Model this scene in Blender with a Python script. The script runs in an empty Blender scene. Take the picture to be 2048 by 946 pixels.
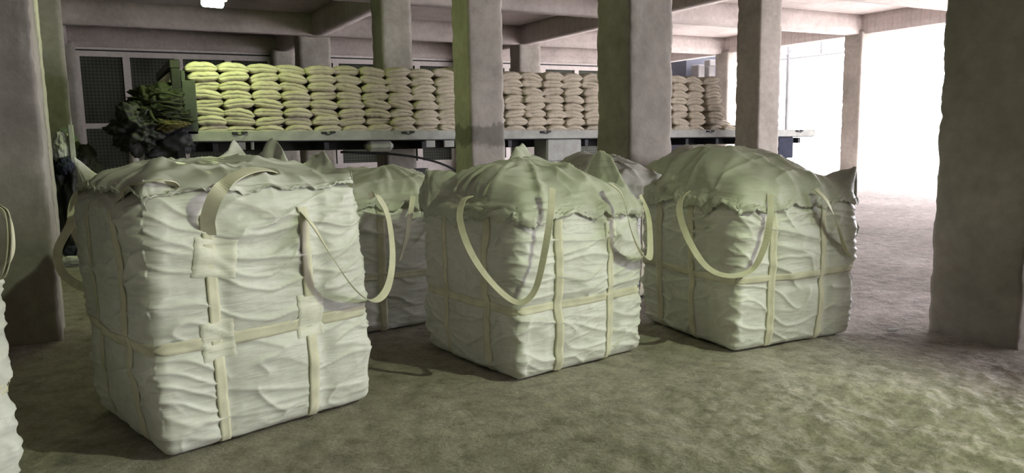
import bpy, math, random
import numpy as np
from mathutils import Vector, Matrix
random.seed(7); RNG = np.random.RandomState(11)
C = bpy.context.scene.collection
sc = bpy.context.scene

# ------------------------------------------------------------------ camera model
FPX, YAW, PITCH, ROLL, HC = 1511.0, math.radians(28.59), math.radians(7.66), math.radians(-1.09), 1.55
def cam_axes():
    cy, sy, cp, sp = math.cos(YAW), math.sin(YAW), math.cos(PITCH), math.sin(PITCH)
    fw = np.array([sy*cp, cy*cp, -sp]); rt = np.array([cy, -sy, 0.]); up = np.cross(rt, fw)
    c, s = math.cos(ROLL), math.sin(ROLL)
    return c*rt+s*up, -s*rt+c*up, fw
RT, UP, FW = cam_axes()
def P(px, py, Z):
    """world point seen at a pixel, Z metres away horizontally"""
    d = RT*(px-1024)/FPX - UP*(py-473)/FPX + FW
    hz = d[0]*math.sin(YAW)+d[1]*math.cos(YAW)
    return Vector((0, 0, HC)) + Vector(d*(Z/hz))
def W(r, f, z=0.):
    c, s = math.cos(YAW), math.sin(YAW)
    return Vector((c*r+s*f, -s*r+c*f, z))

# ------------------------------------------------------------------ noise
_perm = RNG.permutation(256); _perm = np.concatenate([_perm, _perm, _perm])
_g = RNG.normal(size=(256, 3)); _g /= np.linalg.norm(_g, axis=1)[:, None]
def pn(p):
    p = np.asarray(p, float); i = np.floor(p).astype(int); f = p-i; i &= 255
    u = f*f*f*(f*(f*6-15)+10); out = 0
    for dx in (0, 1):
        for dy in (0, 1):
            for dz in (0, 1):
                h = _perm[_perm[_perm[i[:, 0]+dx]+i[:, 1]+dy]+i[:, 2]+dz]
                d = (_g[h]*(f-np.array([dx, dy, dz]))).sum(1)
                w = (u[:, 0] if dx else 1-u[:, 0])*(u[:, 1] if dy else 1-u[:, 1])*(u[:, 2] if dz else 1-u[:, 2])
                out = out+w*d
    return out*1.6
def fbm(p, o=4):
    p = np.asarray(p, float); s = 0; a = 1.
    for k in range(o):
        s = s+a*pn(p+k*17.3); p = p*2.03; a *= .5
    return s
def ridge(p, pw=2.):
    return np.clip(1-np.abs(pn(p))*2.2, 0, 1)**pw

# ------------------------------------------------------------------ mesh helpers
def mesh_np(name, V, F, smooth=True):
    me = bpy.data.meshes.new(name)
    V = np.asarray(V, np.float32); F = np.asarray(F, np.int32)
    me.vertices.add(len(V)); me.vertices.foreach_set('co', V.ravel())
    n = F.shape[1]
    me.loops.add(F.size); me.loops.foreach_set('vertex_index', F.ravel())
    me.polygons.add(len(F))
    me.polygons.foreach_set('loop_start', np.arange(0, F.size, n, dtype=np.int32))
    me.polygons.foreach_set('use_smooth', np.full(len(F), smooth))
    me.update(calc_edges=True); me.validate()
    return me
def link(name, me, mat=None, parent=None):
    o = bpy.data.objects.new(name, me); C.objects.link(o)
    if mat is not None and me is not None: me.materials.append(mat)
    if parent is not None: o.parent = parent
    return o
def tag(o, label=None, cat=None, group=None, kind=None):
    for k, v in (('label', label), ('category', cat), ('group', group), ('kind', kind)):
        if v: o[k] = v
    return o
def empty(name, loc=(0, 0, 0), rz=0, **kw):
    o = bpy.data.objects.new(name, None); C.objects.link(o); o.location = loc; o.rotation_euler = (0, 0, rz)
    o.empty_display_size = .1
    return tag(o, **kw)
class MB:
    """collects shapes into one mesh"""
    def __init__(s): s.V = []; s.F = []; s.n = 0
    def add(s, V, F):
        for f in F: s.F.append(tuple(i+s.n for i in f))
        s.V += [tuple(v) for v in V]; s.n += len(V)
    def box(s, lo, hi, M=None, bev=0.):
        x0, y0, z0 = lo; x1, y1, z1 = hi
        if bev <= 0:
            V = [(x, y, z) for x in (x0, x1) for y in (y0, y1) for z in (z0, z1)]
            F = [(0, 1, 3, 2), (4, 6, 7, 5), (0, 4, 5, 1), (2, 3, 7, 6), (0, 2, 6, 4), (1, 5, 7, 3)]
        else:
            V = []; F = []
            b = min(bev, (x1-x0)*.45, (y1-y0)*.45, (z1-z0)*.45)
            ix = {}
            for a, x in enumerate((x0, x1)):
                for c, y in enumerate((y0, y1)):
                    for e, z in enumerate((z0, z1)):
                        sx, sy, sz = (1 if a == 0 else -1), (1 if c == 0 else -1), (1 if e == 0 else -1)
                        for k, p in enumerate(((x, y+sy*b, z+sz*b), (x+sx*b, y, z+sz*b), (x+sx*b, y+sy*b, z))):
                            ix[(a, c, e, k)] = len(V); V.append(p)
            F += [(ix[a, 0, 0, 0], ix[a, 0, 1, 0], ix[a, 1, 1, 0], ix[a, 1, 0, 0]) for a in (0, 1)]
            F += [(ix[0, c, 0, 1], ix[1, c, 0, 1], ix[1, c, 1, 1], ix[0, c, 1, 1]) for c in (0, 1)]
            F += [(ix[0, 0, e, 2], ix[0, 1, e, 2], ix[1, 1, e, 2], ix[1, 0, e, 2]) for e in (0, 1)]
            for a in (0, 1):
                for c in (0, 1):
                    F.append((ix[a, c, 0, 0], ix[a, c, 1, 0], ix[a, c, 1, 1], ix[a, c, 0, 1]))
                    for e in (0, 1): F.append((ix[a, c, e, 0], ix[a, c, e, 1], ix[a, c, e, 2]))
                for e in (0, 1): F.append((ix[a, 0, e, 0], ix[a, 0, e, 2], ix[a, 1, e, 2], ix[a, 1, e, 0]))
            for c in (0, 1):
                for e in (0, 1): F.append((ix[0, c, e, 1], ix[0, c, e, 2], ix[1, c, e, 2], ix[1, c, e, 1]))
        if M is not None: V = [M @ Vector(v) for v in V]
        s.add(V, F); return s
    def tube(s, pts, r, n=10, cap=True):
        pts = [Vector(p) for p in pts]; rs = r if hasattr(r, '__len__') else [r]*len(pts)
        V = []; F = []; N = None
        for i, p in enumerate(pts):
            t = (pts[min(i+1, len(pts)-1)]-pts[max(i-1, 0)]).normalized()
            if N is None: N = t.orthogonal().normalized()
            N = (N-t*N.dot(t)).normalized(); B = t.cross(N)
            for k in range(n):
                a = 2*math.pi*k/n; V.append(p+(N*math.cos(a)+B*math.sin(a))*rs[i])
        for i in range(len(pts)-1):
            for k in range(n): F.append((i*n+k, i*n+(k+1) % n, (i+1)*n+(k+1) % n, (i+1)*n+k))
        if cap: F += [tuple(range(n))[::-1], tuple((len(pts)-1)*n+k for k in range(n))]
        s.add(V, F); return s
    def build(s, name, mat=None, parent=None, smooth=False):
        me = bpy.data.meshes.new(name); me.from_pydata(s.V, [], s.F); me.validate()
        import bmesh
        bm = bmesh.new(); bm.from_mesh(me); bmesh.ops.recalc_face_normals(bm, faces=bm.faces); bm.to_mesh(me); bm.free()
        if smooth:
            me.polygons.foreach_set('use_smooth', [True]*len(me.polygons))
        return link(name, me, mat, parent)
def bez(pts, n):
    """Catmull-Rom through points"""
    P_ = [Vector(p) for p in pts]; P_ = [P_[0]*2-P_[1]]+P_+[P_[-1]*2-P_[-2]]; out = []
    for i in range(1, len(P_)-2):
        a, b, c, d = P_[i-1:i+3]
        for k in range(n):
            t = k/n
            out.append(.5*((2*b)+(c-a)*t+(2*a-5*b+4*c-d)*t*t+(3*b-a-3*c+d)*t**3))
    out.append(P_[-2]); return out

def cube_lattice(nx, ny, nz, full=True):
    """verts in [-1,1]^3 on a cube surface, shared along edges"""
    vs = []; qs = []; off = 0
    def face(ax, sgn, na, nb):
        a = np.arange(na+1); b = np.arange(nb+1); A, B = np.meshgrid(a, b, indexing='ij'); A = A.ravel(); B = B.ravel()
        N = (nx, ny, nz)[ax]; L = np.zeros((len(A), 3), int); o1, o2 = [k for k in range(3) if k != ax]
        L[:, ax] = N if sgn > 0 else 0; L[:, o1] = A; L[:, o2] = B
        i = np.arange((na)*(nb)); r = i//nb; c = i % nb; k0 = r*(nb+1)+c
        q = np.stack([k0, k0+nb+1, k0+nb+2, k0+1], 1)
        flip = (sgn > 0) != (ax != 1)
        if not flip: pass
        if flip: q = q[:, ::-1]
        return L, q
    Ls = []; Qs = []
    for ax in range(3):
        o1, o2 = [k for k in range(3) if k != ax]; N = (nx, ny, nz)
        for sg in (-1, 1):
            L, q = face(ax, sg, N[o1], N[o2]); Ls.append(L); Qs.append(q+off); off += len(L)
    L = np.concatenate(Ls); Q = np.concatenate(Qs)
    key = (L[:, 0]*10000+L[:, 1])*10000+L[:, 2]
    u, idx, inv = np.unique(key, return_index=True, return_inverse=True)
    L = L[idx]; Q = inv.ravel()[Q]
    q = L/np.array([nx, ny, nz])*2-1
    # outward orientation
    ce = q[Q].mean(1); nn = np.cross(q[Q[:, 1]]-q[Q[:, 0]], q[Q[:, 2]]-q[Q[:, 0]])
    bad = (nn*ce).sum(1) < 0; Q[bad] = Q[bad][:, ::-1]
    return q, Q

# ------------------------------------------------------------------ materials
def mat(name, base, rough=.8, spec=.3, metal=0.):
    m = bpy.data.materials.new(name); m.use_nodes = True; nt = m.node_tree
    b = nt.nodes['Principled BSDF']; b.inputs['Base Color'].default_value = (*base, 1)
    b.inputs['Roughness'].default_value = rough; b.inputs['Metallic'].default_value = metal
    b.inputs['Specular IOR Level'].default_value = spec
    return m, nt, b
def nodes_noise(nt, scale, detail=4, rough=.55, vec=None, dist=0.):
    n = nt.nodes.new('ShaderNodeTexNoise'); n.inputs['Scale'].default_value = scale
    n.inputs['Detail'].default_value = detail; n.inputs['Roughness'].default_value = rough; n.inputs['Distortion'].default_value = dist
    if vec is not None: nt.links.new(vec, n.inputs['Vector'])
    return n
def coords(nt, scale=(1, 1, 1), rot=(0, 0, 0), world=False):
    tc = nt.nodes.new('ShaderNodeTexCoord'); mp = nt.nodes.new('ShaderNodeMapping')
    mp.inputs['Scale'].default_value = scale; mp.inputs['Rotation'].default_value = rot
    if world:
        g = nt.nodes.new('ShaderNodeNewGeometry'); nt.links.new(g.outputs['Position'], mp.inputs['Vector'])
    else: nt.links.new(tc.outputs['Object'], mp.inputs['Vector'])
    return mp.outputs['Vector']
def ramp(nt, fac, stops):
    r = nt.nodes.new('ShaderNodeValToRGB'); e = r.color_ramp.elements
    e[0].position, e[0].color = stops[0][0], (*stops[0][1], 1); e[1].position, e[1].color = stops[-1][0], (*stops[-1][1], 1)
    for p, c in stops[1:-1]:
        x = e.new(p); x.color = (*c, 1)
    nt.links.new(fac, r.inputs['Fac']); return r.outputs['Color']
def bump(nt, b, h, strength, dist=.01, prev=None):
    n = nt.nodes.new('ShaderNodeBump'); n.inputs['Strength'].default_value = strength; n.inputs['Distance'].default_value = dist
    nt.links.new(h, n.inputs['Height'])
    if prev is not None: nt.links.new(prev, n.inputs['Normal'])
    nt.links.new(n.outputs['Normal'], b.inputs['Normal']); return n.outputs['Normal']

def concrete(name, c0, c1, c2, sc1=1.3, bs=.35):
    m, nt, b = mat(name, c1, .92, .2)
    v = coords(nt, world=True)
    n1 = nodes_noise(nt, sc1, 6, .6, v, .4); col = ramp(nt, n1.outputs['Fac'], [(.3, c0), (.5, c1), (.7, c2)])
    n2 = nodes_noise(nt, 9, 5, .6, v)
    mx = nt.nodes.new('ShaderNodeMixRGB'); mx.blend_type = 'MULTIPLY'; mx.inputs['Fac'].default_value = .45
    nt.links.new(col, mx.inputs['Color1']); nt.links.new(ramp(nt, n2.outputs['Fac'], [(.3, (.62, .62, .62)), (.65, (1, 1, 1))]), mx.inputs['Color2'])
    nt.links.new(mx.outputs['Color'], b.inputs['Base Color'])
    n3 = nodes_noise(nt, 30, 6, .65, v)
    p = bump(nt, b, n1.outputs['Fac'], .4, .04); bump(nt, b, n3.outputs['Fac'], bs, .01, p)
    return m
M_PIL = concrete('pillar_concrete', (.27, .25, .225), (.36, .335, .30), (.43, .40, .36))
M_CEIL = concrete('ceiling_concrete', (.42, .375, .355), (.53, .475, .455), (.60, .545, .52), .8, .25)
M_WALL = concrete('wall_plaster', (.60, .55, .53), (.68, .63, .61), (.74, .69, .67), .7, .15)
M_DARKENED = concrete('darkened_plaster', (.10, .095, .085), (.14, .13, .115), (.18, .17, .15), .7, .15)  # unseen walls darkened to cut the light they bounce back
# ceiling: board-marks of the shuttering
def board_marks(m, ang):
    nt = m.node_tree; b = nt.nodes['Principled BSDF']
    v = coords(nt, rot=(0, 0, ang), world=True)
    w = nt.nodes.new('ShaderNodeTexWave'); w.inputs['Scale'].default_value = 1.1; w.inputs['Distortion'].default_value = .6
    w.inputs['Detail'].default_value = 2; nt.links.new(v, w.inputs['Vector'])
    old = b.inputs['Base Color'].links[0].from_socket
    mx = nt.nodes.new('ShaderNodeMixRGB'); mx.blend_type = 'MULTIPLY'; mx.inputs['Fac'].default_value = .3
    nt.links.new(old, mx.inputs['Color1']); nt.links.new(ramp(nt, w.outputs['Fac'], [(.0, (.62, .6, .58)), (.18, (1, 1, 1)), (1, (.93, .92, .91))]), mx.inputs['Color2'])
    nt.links.new(mx.outputs['Color'], b.inputs['Base Color'])
board_marks(M_CEIL, math.pi/2)

def stained(name):
    m = concrete(name, (.27, .25, .225), (.36, .335, .30), (.43, .40, .36)); nt = m.node_tree; b = nt.nodes['Principled BSDF']
    v = coords(nt, world=True); sx = nt.nodes.new('ShaderNodeSeparateXYZ'); nt.links.new(v, sx.inputs[0])
    n = nodes_noise(nt, 2.2, 5, .7, v, .6)
    ad = nt.nodes.new('ShaderNodeMath'); ad.operation = 'MULTIPLY_ADD'; ad.inputs[1].default_value = .55; nt.links.new(n.outputs['Fac'], ad.inputs[0]); nt.links.new(sx.outputs['Z'], ad.inputs[2])
    old = b.inputs['Base Color'].links[0].from_socket
    f = ramp(nt, ad.outputs[0], [(.0, (.75, .75, .75)), (.5, (.8, .8, .8)), (1., (1, 1, 1))])
    mr = nt.nodes.new('ShaderNodeMapRange'); mr.inputs['From Min'].default_value = 1.98; mr.inputs['From Max'].default_value = 2.02; nt.links.new(ad.outputs[0], mr.inputs['Value'])
    mr2 = nt.nodes.new('ShaderNodeMapRange'); mr2.inputs['From Min'].default_value = 1.62; mr2.inputs['From Max'].default_value = 1.74; nt.links.new(ad.outputs[0], mr2.inputs['Value'])
    s2 = nt.nodes.new('ShaderNodeMath'); s2.operation = 'SUBTRACT'; nt.links.new(mr2.outputs[0], s2.inputs[0]); nt.links.new(mr.outputs[0], s2.inputs[1])
    mx = nt.nodes.new('ShaderNodeMixRGB'); mx.blend_type = 'MULTIPLY'; nt.links.new(s2.outputs[0], mx.inputs['Fac']); nt.links.new(old, mx.inputs['Color1']); mx.inputs['Color2'].default_value = (.52, .53, .52, 1)
    nt.links.new(mx.outputs['Color'], b.inputs['Base Color']); return m
M_PIL2 = stained('pillar_concrete_stained')
def floor_mat():
    m, nt, b = mat('dusty_floor', (.3, .28, .24), .95, .15)
    v = coords(nt, world=True)
    n1 = nodes_noise(nt, .55, 5, .55, v, .5)
    n2 = nodes_noise(nt, 7, 6, .7, v); n3 = nodes_noise(nt, 45, 4, .7, v)
    col = ramp(nt, n1.outputs['Fac'], [(.3, (.29, .268, .225)), (.52, (.36, .33, .285)), (.72, (.44, .405, .355))])
    mx = nt.nodes.new('ShaderNodeMixRGB'); mx.blend_type = 'MULTIPLY'; mx.inputs['Fac'].default_value = .7
    nt.links.new(col, mx.inputs['Color1']); nt.links.new(ramp(nt, n2.outputs['Fac'], [(.32, (.5, .5, .48)), (.5, (.95, .95, .94)), (.68, (1.25, 1.24, 1.2))]), mx.inputs['Color2'])
    mx2 = nt.nodes.new('ShaderNodeMixRGB'); mx2.blend_type = 'MULTIPLY'; mx2.inputs['Fac'].default_value = .6
    nt.links.new(mx.outputs['Color'], mx2.inputs['Color1']); nt.links.new(ramp(nt, n3.outputs['Fac'], [(.3, (.6, .6, .6)), (.7, (1.2, 1.2, 1.2))]), mx2.inputs['Color2'])
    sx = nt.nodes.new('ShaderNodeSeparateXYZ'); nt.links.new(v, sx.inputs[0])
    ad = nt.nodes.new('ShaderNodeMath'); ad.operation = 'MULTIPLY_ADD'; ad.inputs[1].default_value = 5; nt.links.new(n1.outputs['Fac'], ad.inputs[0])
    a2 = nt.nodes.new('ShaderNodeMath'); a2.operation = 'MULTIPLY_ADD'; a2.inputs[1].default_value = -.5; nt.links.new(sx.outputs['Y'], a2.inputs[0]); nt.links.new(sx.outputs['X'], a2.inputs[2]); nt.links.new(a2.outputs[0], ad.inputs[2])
    mr = nt.nodes.new('ShaderNodeMapRange'); mr.interpolation_type = 'SMOOTHSTEP'; mr.inputs['From Min'].default_value = 2.2; mr.inputs['From Max'].default_value = 8.5; nt.links.new(ad.outputs[0], mr.inputs['Value'])  # paler, bluer toward the open side: daylight painted into the floor colour
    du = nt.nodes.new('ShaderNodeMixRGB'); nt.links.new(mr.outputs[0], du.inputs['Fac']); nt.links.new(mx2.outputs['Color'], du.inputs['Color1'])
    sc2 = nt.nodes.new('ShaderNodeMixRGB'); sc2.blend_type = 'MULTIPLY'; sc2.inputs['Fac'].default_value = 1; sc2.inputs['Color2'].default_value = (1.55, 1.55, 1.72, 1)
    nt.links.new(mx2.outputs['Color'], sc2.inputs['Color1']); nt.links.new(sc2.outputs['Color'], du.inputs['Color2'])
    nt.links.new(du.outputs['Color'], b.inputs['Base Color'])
    p = bump(nt, b, n2.outputs['Fac'], .7, .03); bump(nt, b, n3.outputs['Fac'], .6, .008, p)
    return m
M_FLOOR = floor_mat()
M_OUT = concrete('outside_ground', (.62, .60, .58), (.70, .68, .66), (.76, .74, .72), .5)

def bag_mat(name, c0, c1, rough=.42, transl=.12):
    m, nt, b = mat(name, c1, rough, .45)
    v = coords(nt); vs = coords(nt, (1.6, 1.6, 9)); vt = coords(nt, (2.2, 2.2, 16), (.25, .2, 0))
    n1 = nodes_noise(nt, 2.2, 4, .55, v, .6)
    col = ramp(nt, n1.outputs['Fac'], [(.32, c0), (.62, c1)])
    nd = nodes_noise(nt, 14, 5, .7, v)
    mx = nt.nodes.new('ShaderNodeMixRGB'); mx.blend_type = 'MULTIPLY'; mx.inputs['Fac'].default_value = .35
    nt.links.new(col, mx.inputs['Color1']); nt.links.new(ramp(nt, nd.outputs['Fac'], [(.3, (.72, .7, .66)), (.55, (1, 1, 1))]), mx.inputs['Color2'])
    nt.links.new(mx.outputs['Color'], b.inputs['Base Color'])
    a = nodes_noise(nt, 1.8, 2, .4, vs, 1.0); c = nodes_noise(nt, 1.5, 3, .45, vt, 1.2)
    p = bump(nt, b, a.outputs['Fac'], .28, .03); p = bump(nt, b, c.outputs['Fac'], .2, .02, p)
    ck = nt.nodes.new('ShaderNodeTexWave'); ck.bands_direction = 'Z'; ck.inputs['Scale'].default_value = 95; nt.links.new(v, ck.inputs['Vector'])
    bump(nt, b, ck.outputs['Fac'], .06, .002, p)
    # thin woven plastic lets a little light through
    if transl > 0:
        tr = nt.nodes.new('ShaderNodeBsdfTranslucent'); tr.inputs['Color'].default_value = (*c1, 1)
        ms = nt.nodes.new('ShaderNodeMixShader'); ms.inputs['Fac'].default_value = transl
        nt.links.new(b.outputs[0], ms.inputs[1]); nt.links.new(tr.outputs[0], ms.inputs[2])
        nt.links.new(ms.outputs[0], nt.nodes['Material Output'].inputs['Surface'])
    return m
M_BAG = bag_mat('woven_bag_fabric', (.60, .60, .56), (.74, .74, .70), transl=0)
M_COVER = bag_mat('bag_cover_fabric_dimmed', (.57, .58, .50), (.70, .71, .63), .4, .2)  # greener and darker than the white copy: grazing lamplight put into the colour
M_COVER1 = bag_mat('bag_cover_fabric_white', (.66, .66, .61), (.78, .78, .73), .4, .2)
def strap_mat(name, c):
    m, nt, b = mat(name, c, .6, .3)
    v = coords(nt)
    w = nodes_noise(nt, 160, 2, .5, v); bump(nt, b, w.outputs['Fac'], .4, .002)
    n = nodes_noise(nt, 9, 3, .5, v); nt.links.new(ramp(nt, n.outputs['Fac'], [(.3, tuple(x*.8 for x in c)), (.65, c)]), b.inputs['Base Color'])
    return m
M_STRAP = strap_mat('strap_webbing', (.74, .71, .56))
M_PATCH = bag_mat('patch_fabric', (.66, .65, .56), (.78, .77, .68), .5, 0)
def simple(name, c, rough=.7, spec=.3, metal=0., var=.25, sc_=8):
    m, nt, b = mat(name, c, rough, spec, metal)
    n = nodes_noise(nt, sc_, 4, .6, coords(nt))
    nt.links.new(ramp(nt, n.outputs['Fac'], [(.3, tuple(x*(1-var) for x in c)), (.7, tuple(min(1, x*(1+var*.4)) for x in c))]), b.inputs['Base Color'])
    bump(nt, b, n.outputs['Fac'], .15, .01)
    return m
M_SACK = simple('cement_sack_paper', (.50, .45, .36), .75, .25, var=.2)
M_RAIL = simple('trailer_paint', (.36, .37, .34), .6, .35, sc_=5)
M_HEAD = simple('headboard_paint', (.06, .068, .06), .65, .3, sc_=5)
M_DARK = simple('dark_steel', (.035, .036, .042), .6, .3)
M_RUB = simple('tyre_rubber', (.025, .025, .027), .8, .2)
M_RIM = simple('wheel_rim', (.30, .29, .28), .5, .4)
M_TARP = simple('green_tarpaulin', (.024, .029, .013), .7, .3, var=.5, sc_=5)
M_BLK = simple('black_plastic_sheet', (.012, .013, .012), .6, .4)
M_YEL = simple('yellow_cloth', (.10, .085, .035), .8, .2)
M_ROPE = simple('pale_rope', (.33, .31, .24), .8, .2)
M_FRAME = simple('window_frame_paint', (.62, .57, .55), .7, .3, var=.12)
M_SHED = simple('shed_cladding', (.085, .078, .075), .8, .1, sc_=2)  # kept very dark: the shade over the shed is put into its colour
M_BAR = simple('pale_steel', (.085, .085, .085), .5, .4, sc_=2)
M_NAVY = simple('navy_cloth', (.03, .035, .06), .8, .2)
M_SHEET = simple('pale_sheet', (.50, .52, .48), .7, .3)
M_GREY = simple('grey_green_cloth', (.16, .19, .17), .8, .2)
M_BLUEGREY = simple('blue_grey_render', (.035, .035, .045), .85, .2, sc_=1)  # shed wall's shade is put into this near-black tone
def pane_mat():
    m, nt, b = mat('mesh_window_pane', (.06, .065, .05), .8, .2)
    v = coords(nt, rot=(0, math.pi/4, 0))
    ck = nt.nodes.new('ShaderNodeTexChecker'); ck.inputs['Scale'].default_value = 14; nt.links.new(v, ck.inputs['Vector'])
    ck.inputs['Color1'].default_value = (.045, .05, .04, 1); ck.inputs['Color2'].default_value = (.085, .09, .075, 1)
    n = nodes_noise(nt, .9, 3, .5, coords(nt))
    mx = nt.nodes.new('ShaderNodeMixRGB'); mx.blend_type = 'MULTIPLY'; mx.inputs['Fac'].default_value = .8
    nt.links.new(ck.outputs['Color'], mx.inputs['Color1']); nt.links.new(ramp(nt, n.outputs['Fac'], [(.35, (.5, .5, .5)), (.6, (1, 1, 1))]), mx.inputs['Color2'])
    nt.links.new(mx.outputs['Color'], b.inputs['Base Color'])
    return m
M_PANE = pane_mat()
def emis(name, c, s):
    m, nt, b = mat(name, (.8, .8, .8)); b.inputs['Emission Color'].default_value = (*c, 1); b.inputs['Emission Strength'].default_value = s
    return m

# ------------------------------------------------------------------ building
SLAB, ZB = 4.97, 4.39
X0, X1, X2, X3 = -.98, 5.41, 12.0, 20.67
ROWS = [-5.8, -1.5, 2.77, 7.0, 11.25, 15.5, 21.3, 26.0]
PS = .63

def rough_box(lo, hi, step, amp, edge_amp, seed):
    lo = np.array(lo); hi = np.array(hi); d = hi-lo
    n = np.maximum(2, np.round(d/step).astype(int))
    q, Q = cube_lattice(*n)
    r = .018
    half = d/2; p = q*half
    cl = np.clip(p, -(half-r), half-r); e = p-cl; L = np.linalg.norm(e, axis=1, keepdims=True); p = cl+e/np.maximum(L, 1e-9)*r
    w = p+lo+half
    nrm = e/np.maximum(L, 1e-9)
    onedge = ((np.abs(q) > .999).sum(1) >= 2) | ((half-np.abs(p) < .05).sum(1) >= 2)
    disp = amp*fbm(w*3.1+seed, 4)+onedge*(-edge_amp*np.clip(fbm(w*6+seed*2, 4)+.1, -.1, 1.3))
    w = w+nrm*disp[:, None]
    return w, Q
def pillar(x, y, sx, sy, label, step=.05, z1=ZB+.1, m=None):
    V, Q = rough_box((x, y, -.05), (x+sx, y+sy, z1), (step), .006, .022, x*3+y)
    o = link('concrete_pillar', mesh_np('concrete_pillar', V, Q), m or M_PIL)
    tag(o, label, 'pillar', 'concrete pillars of the hall', 'structure'); return o
# pillars in view, near corner (-X,-Y) at x, y
pillar(-.98, 6.9, PS, PS, 'dark rough pillar at the left, nearest of the left row', .035)
pillar(-1.12, 10.9, PS, PS, 'second pillar back in the left row, peeping past the nearest one')
pillar(-.96, 15.3, PS, PS, 'third pillar back in the left row, bluish dark face', .08)
o = pillar(5.52, 2.80, .66, .66, 'large dark pillar at the right edge of the view', .035)
pillar(5.15, 6.71, .60, .62, 'broad pillar behind the middle and right bulk bags', .035)
pillar(5.15, 10.72, .60, .62, 'pillar with a dark slurry stain behind the middle bulk bag', m=M_PIL2)
pillar(5.30, 15.1, .66, .64, 'pillar rising behind the trailer above the sixth sack stack', .08)
pillar(5.25, 21.9, .9, .64, 'pillar behind the trailer under the green-lit beam', .1)
pillar(X2, 11.35, .62, .64, 'pillar in front of the tail of the trailer', .05)
pillar(X2, 15.6, .62, .62, 'pillar hidden behind the one at the trailer tail', .1)
pillar(X2+.05, 21.4, .8, .62, 'pillar behind the trailer with a pale splash mark', .1)
pillar(X3, 15.5, .6, .62, 'pillar standing alone in the bright opening', .07)
pillar(X3, 21.1, .7, .62, 'pillar at the far right corner behind the last sack stacks', .1)
pillar(X3, 11.3, .6, .62, 'pillar of the open side hidden behind the large right pillar', .1)
# dark stain of spilt cement slurry low on one pillar
# beams
def beam(lo, hi, label, st=.15):
    V, Q = rough_box(lo, hi, st, .005, .01, lo[0]+lo[1]*1.7)
    o = link('ceiling_beam', mesh_np('ceiling_beam', V, Q), M_CEIL); tag(o, label, 'beam', 'concrete ceiling beams', 'structure')
BW = .42
for x, nm in ((X0, 'left'), (X1, 'middle'), (X2, 'second'), (X3, 'outer')):
    beam((x+.1, -8, ZB), (x+.1+BW, 26.2, SLAB+.02), 'long concrete beam over the %s row of pillars' % nm, .2)
nmr = ['behind the viewer, farther', 'behind the viewer, nearer', 'over the large right pillar', 'over the nearest left pillar', 'in front of the trailer',
       'just behind the trailer', 'across the back bay', 'along the window wall']
for y, nm in zip(ROWS, nmr):
    beam((-8, y+.1, ZB), (X3+.5, y+.1+BW, SLAB+.015), 'cross beam of concrete %s' % nm, .2)
def shell(name, lo, hi, m, label=None, cat=None):
    o = MB().box(lo, hi).build(name, m); tag(o, label, cat, kind='structure'); return o
shell('ceiling', (-8.2, -8.2, SLAB), (X3+1.0, 26.6, SLAB+.25), M_CEIL, 'raw concrete ceiling slab with board marks', 'ceiling')
shell('wall_left', (-8.4, -8.2, 0), (-8.1, 26.6, SLAB), M_DARKENED, 'plastered wall closing the left side', 'wall')
shell('wall_front', (-8.1, -8.4, 0), (14.0, -8.1, SLAB), M_DARKENED, 'plastered wall behind the viewer', 'wall')
# window wall at the back
YW = 26.3
mw = MB(); mw.box((-8.1, YW, 0), (X3+.3, YW+.25, .55)); mw.box((-8.1, YW, ZB-.12), (X3+.3, YW+.25, SLAB)); 
o = mw.build('wall_back', M_WALL); tag(o, 'pale plastered wall below and above the mesh windows', 'wall', kind='structure')
shell('wall_beyond', (-8.1, YW+.3, 0), (X3+.3, YW+.4, SLAB), M_BLK, 'dark space behind the mesh windows', 'wall')
wn = 0
for (xa, xb, n) in ((-8.0, X0+.05, 4), (X0+.55, X1+.05, 4), (X1+.6, X2+.02, 4), (X2+.6, X3+.02, 5)):
    wn += 1
    w = empty('window_%d' % wn, (xa, YW, .55), label='wide mesh window with pale frame, bay %s of the back wall' % ['left of the left pillar row', 'left behind the trailer headboard', 'behind the middle sack stacks', 'behind the last sack stacks'][wn-1], cat='window', kind='structure')
    Wd = xb-xa; H = ZB-.12-.55; f = MB()
    f.box((0, -.06, H-.16), (Wd, .06, H)); f.box((0, -.06, 0), (Wd, .06, .12)); f.box((0, -.06, 1.42), (Wd, .06, 1.58))
    pw = Wd/n
    for k in range(n+1):
        hw = .12 if k in (0, n) or k % 2 == 0 else .10
        c = min(max(k*pw, hw), Wd-hw); f.box((c-hw, -.075 if k % 2 == 0 else -.05, 0), (c+hw, .075, H-(.0 if k % 2 == 0 else .16)))
    f.build('window_frame', M_FRAME, w)
    MB().box((.02, -.02, H+.005), (Wd-.02, .0, H+.05)).build('shadow_gap', M_DARK, w)
    for k in range(n):
        for (za, zc) in ((.1, 1.44), (1.56, H-.14)):
            MB().box((k*pw+.08, .0, za), ((k+1)*pw-.08, .02, zc)).build('pane', M_PANE, w)
# pillars against the window wall
for x, lb in ((X0, 'left row'), (X1-.1, 'middle row'), (X2, 'second row'), (X3, 'outer row')):
    pillar(x, 25.75, .7, .5, 'pillar standing against the window wall at the end of the %s' % lb, .15)

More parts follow.
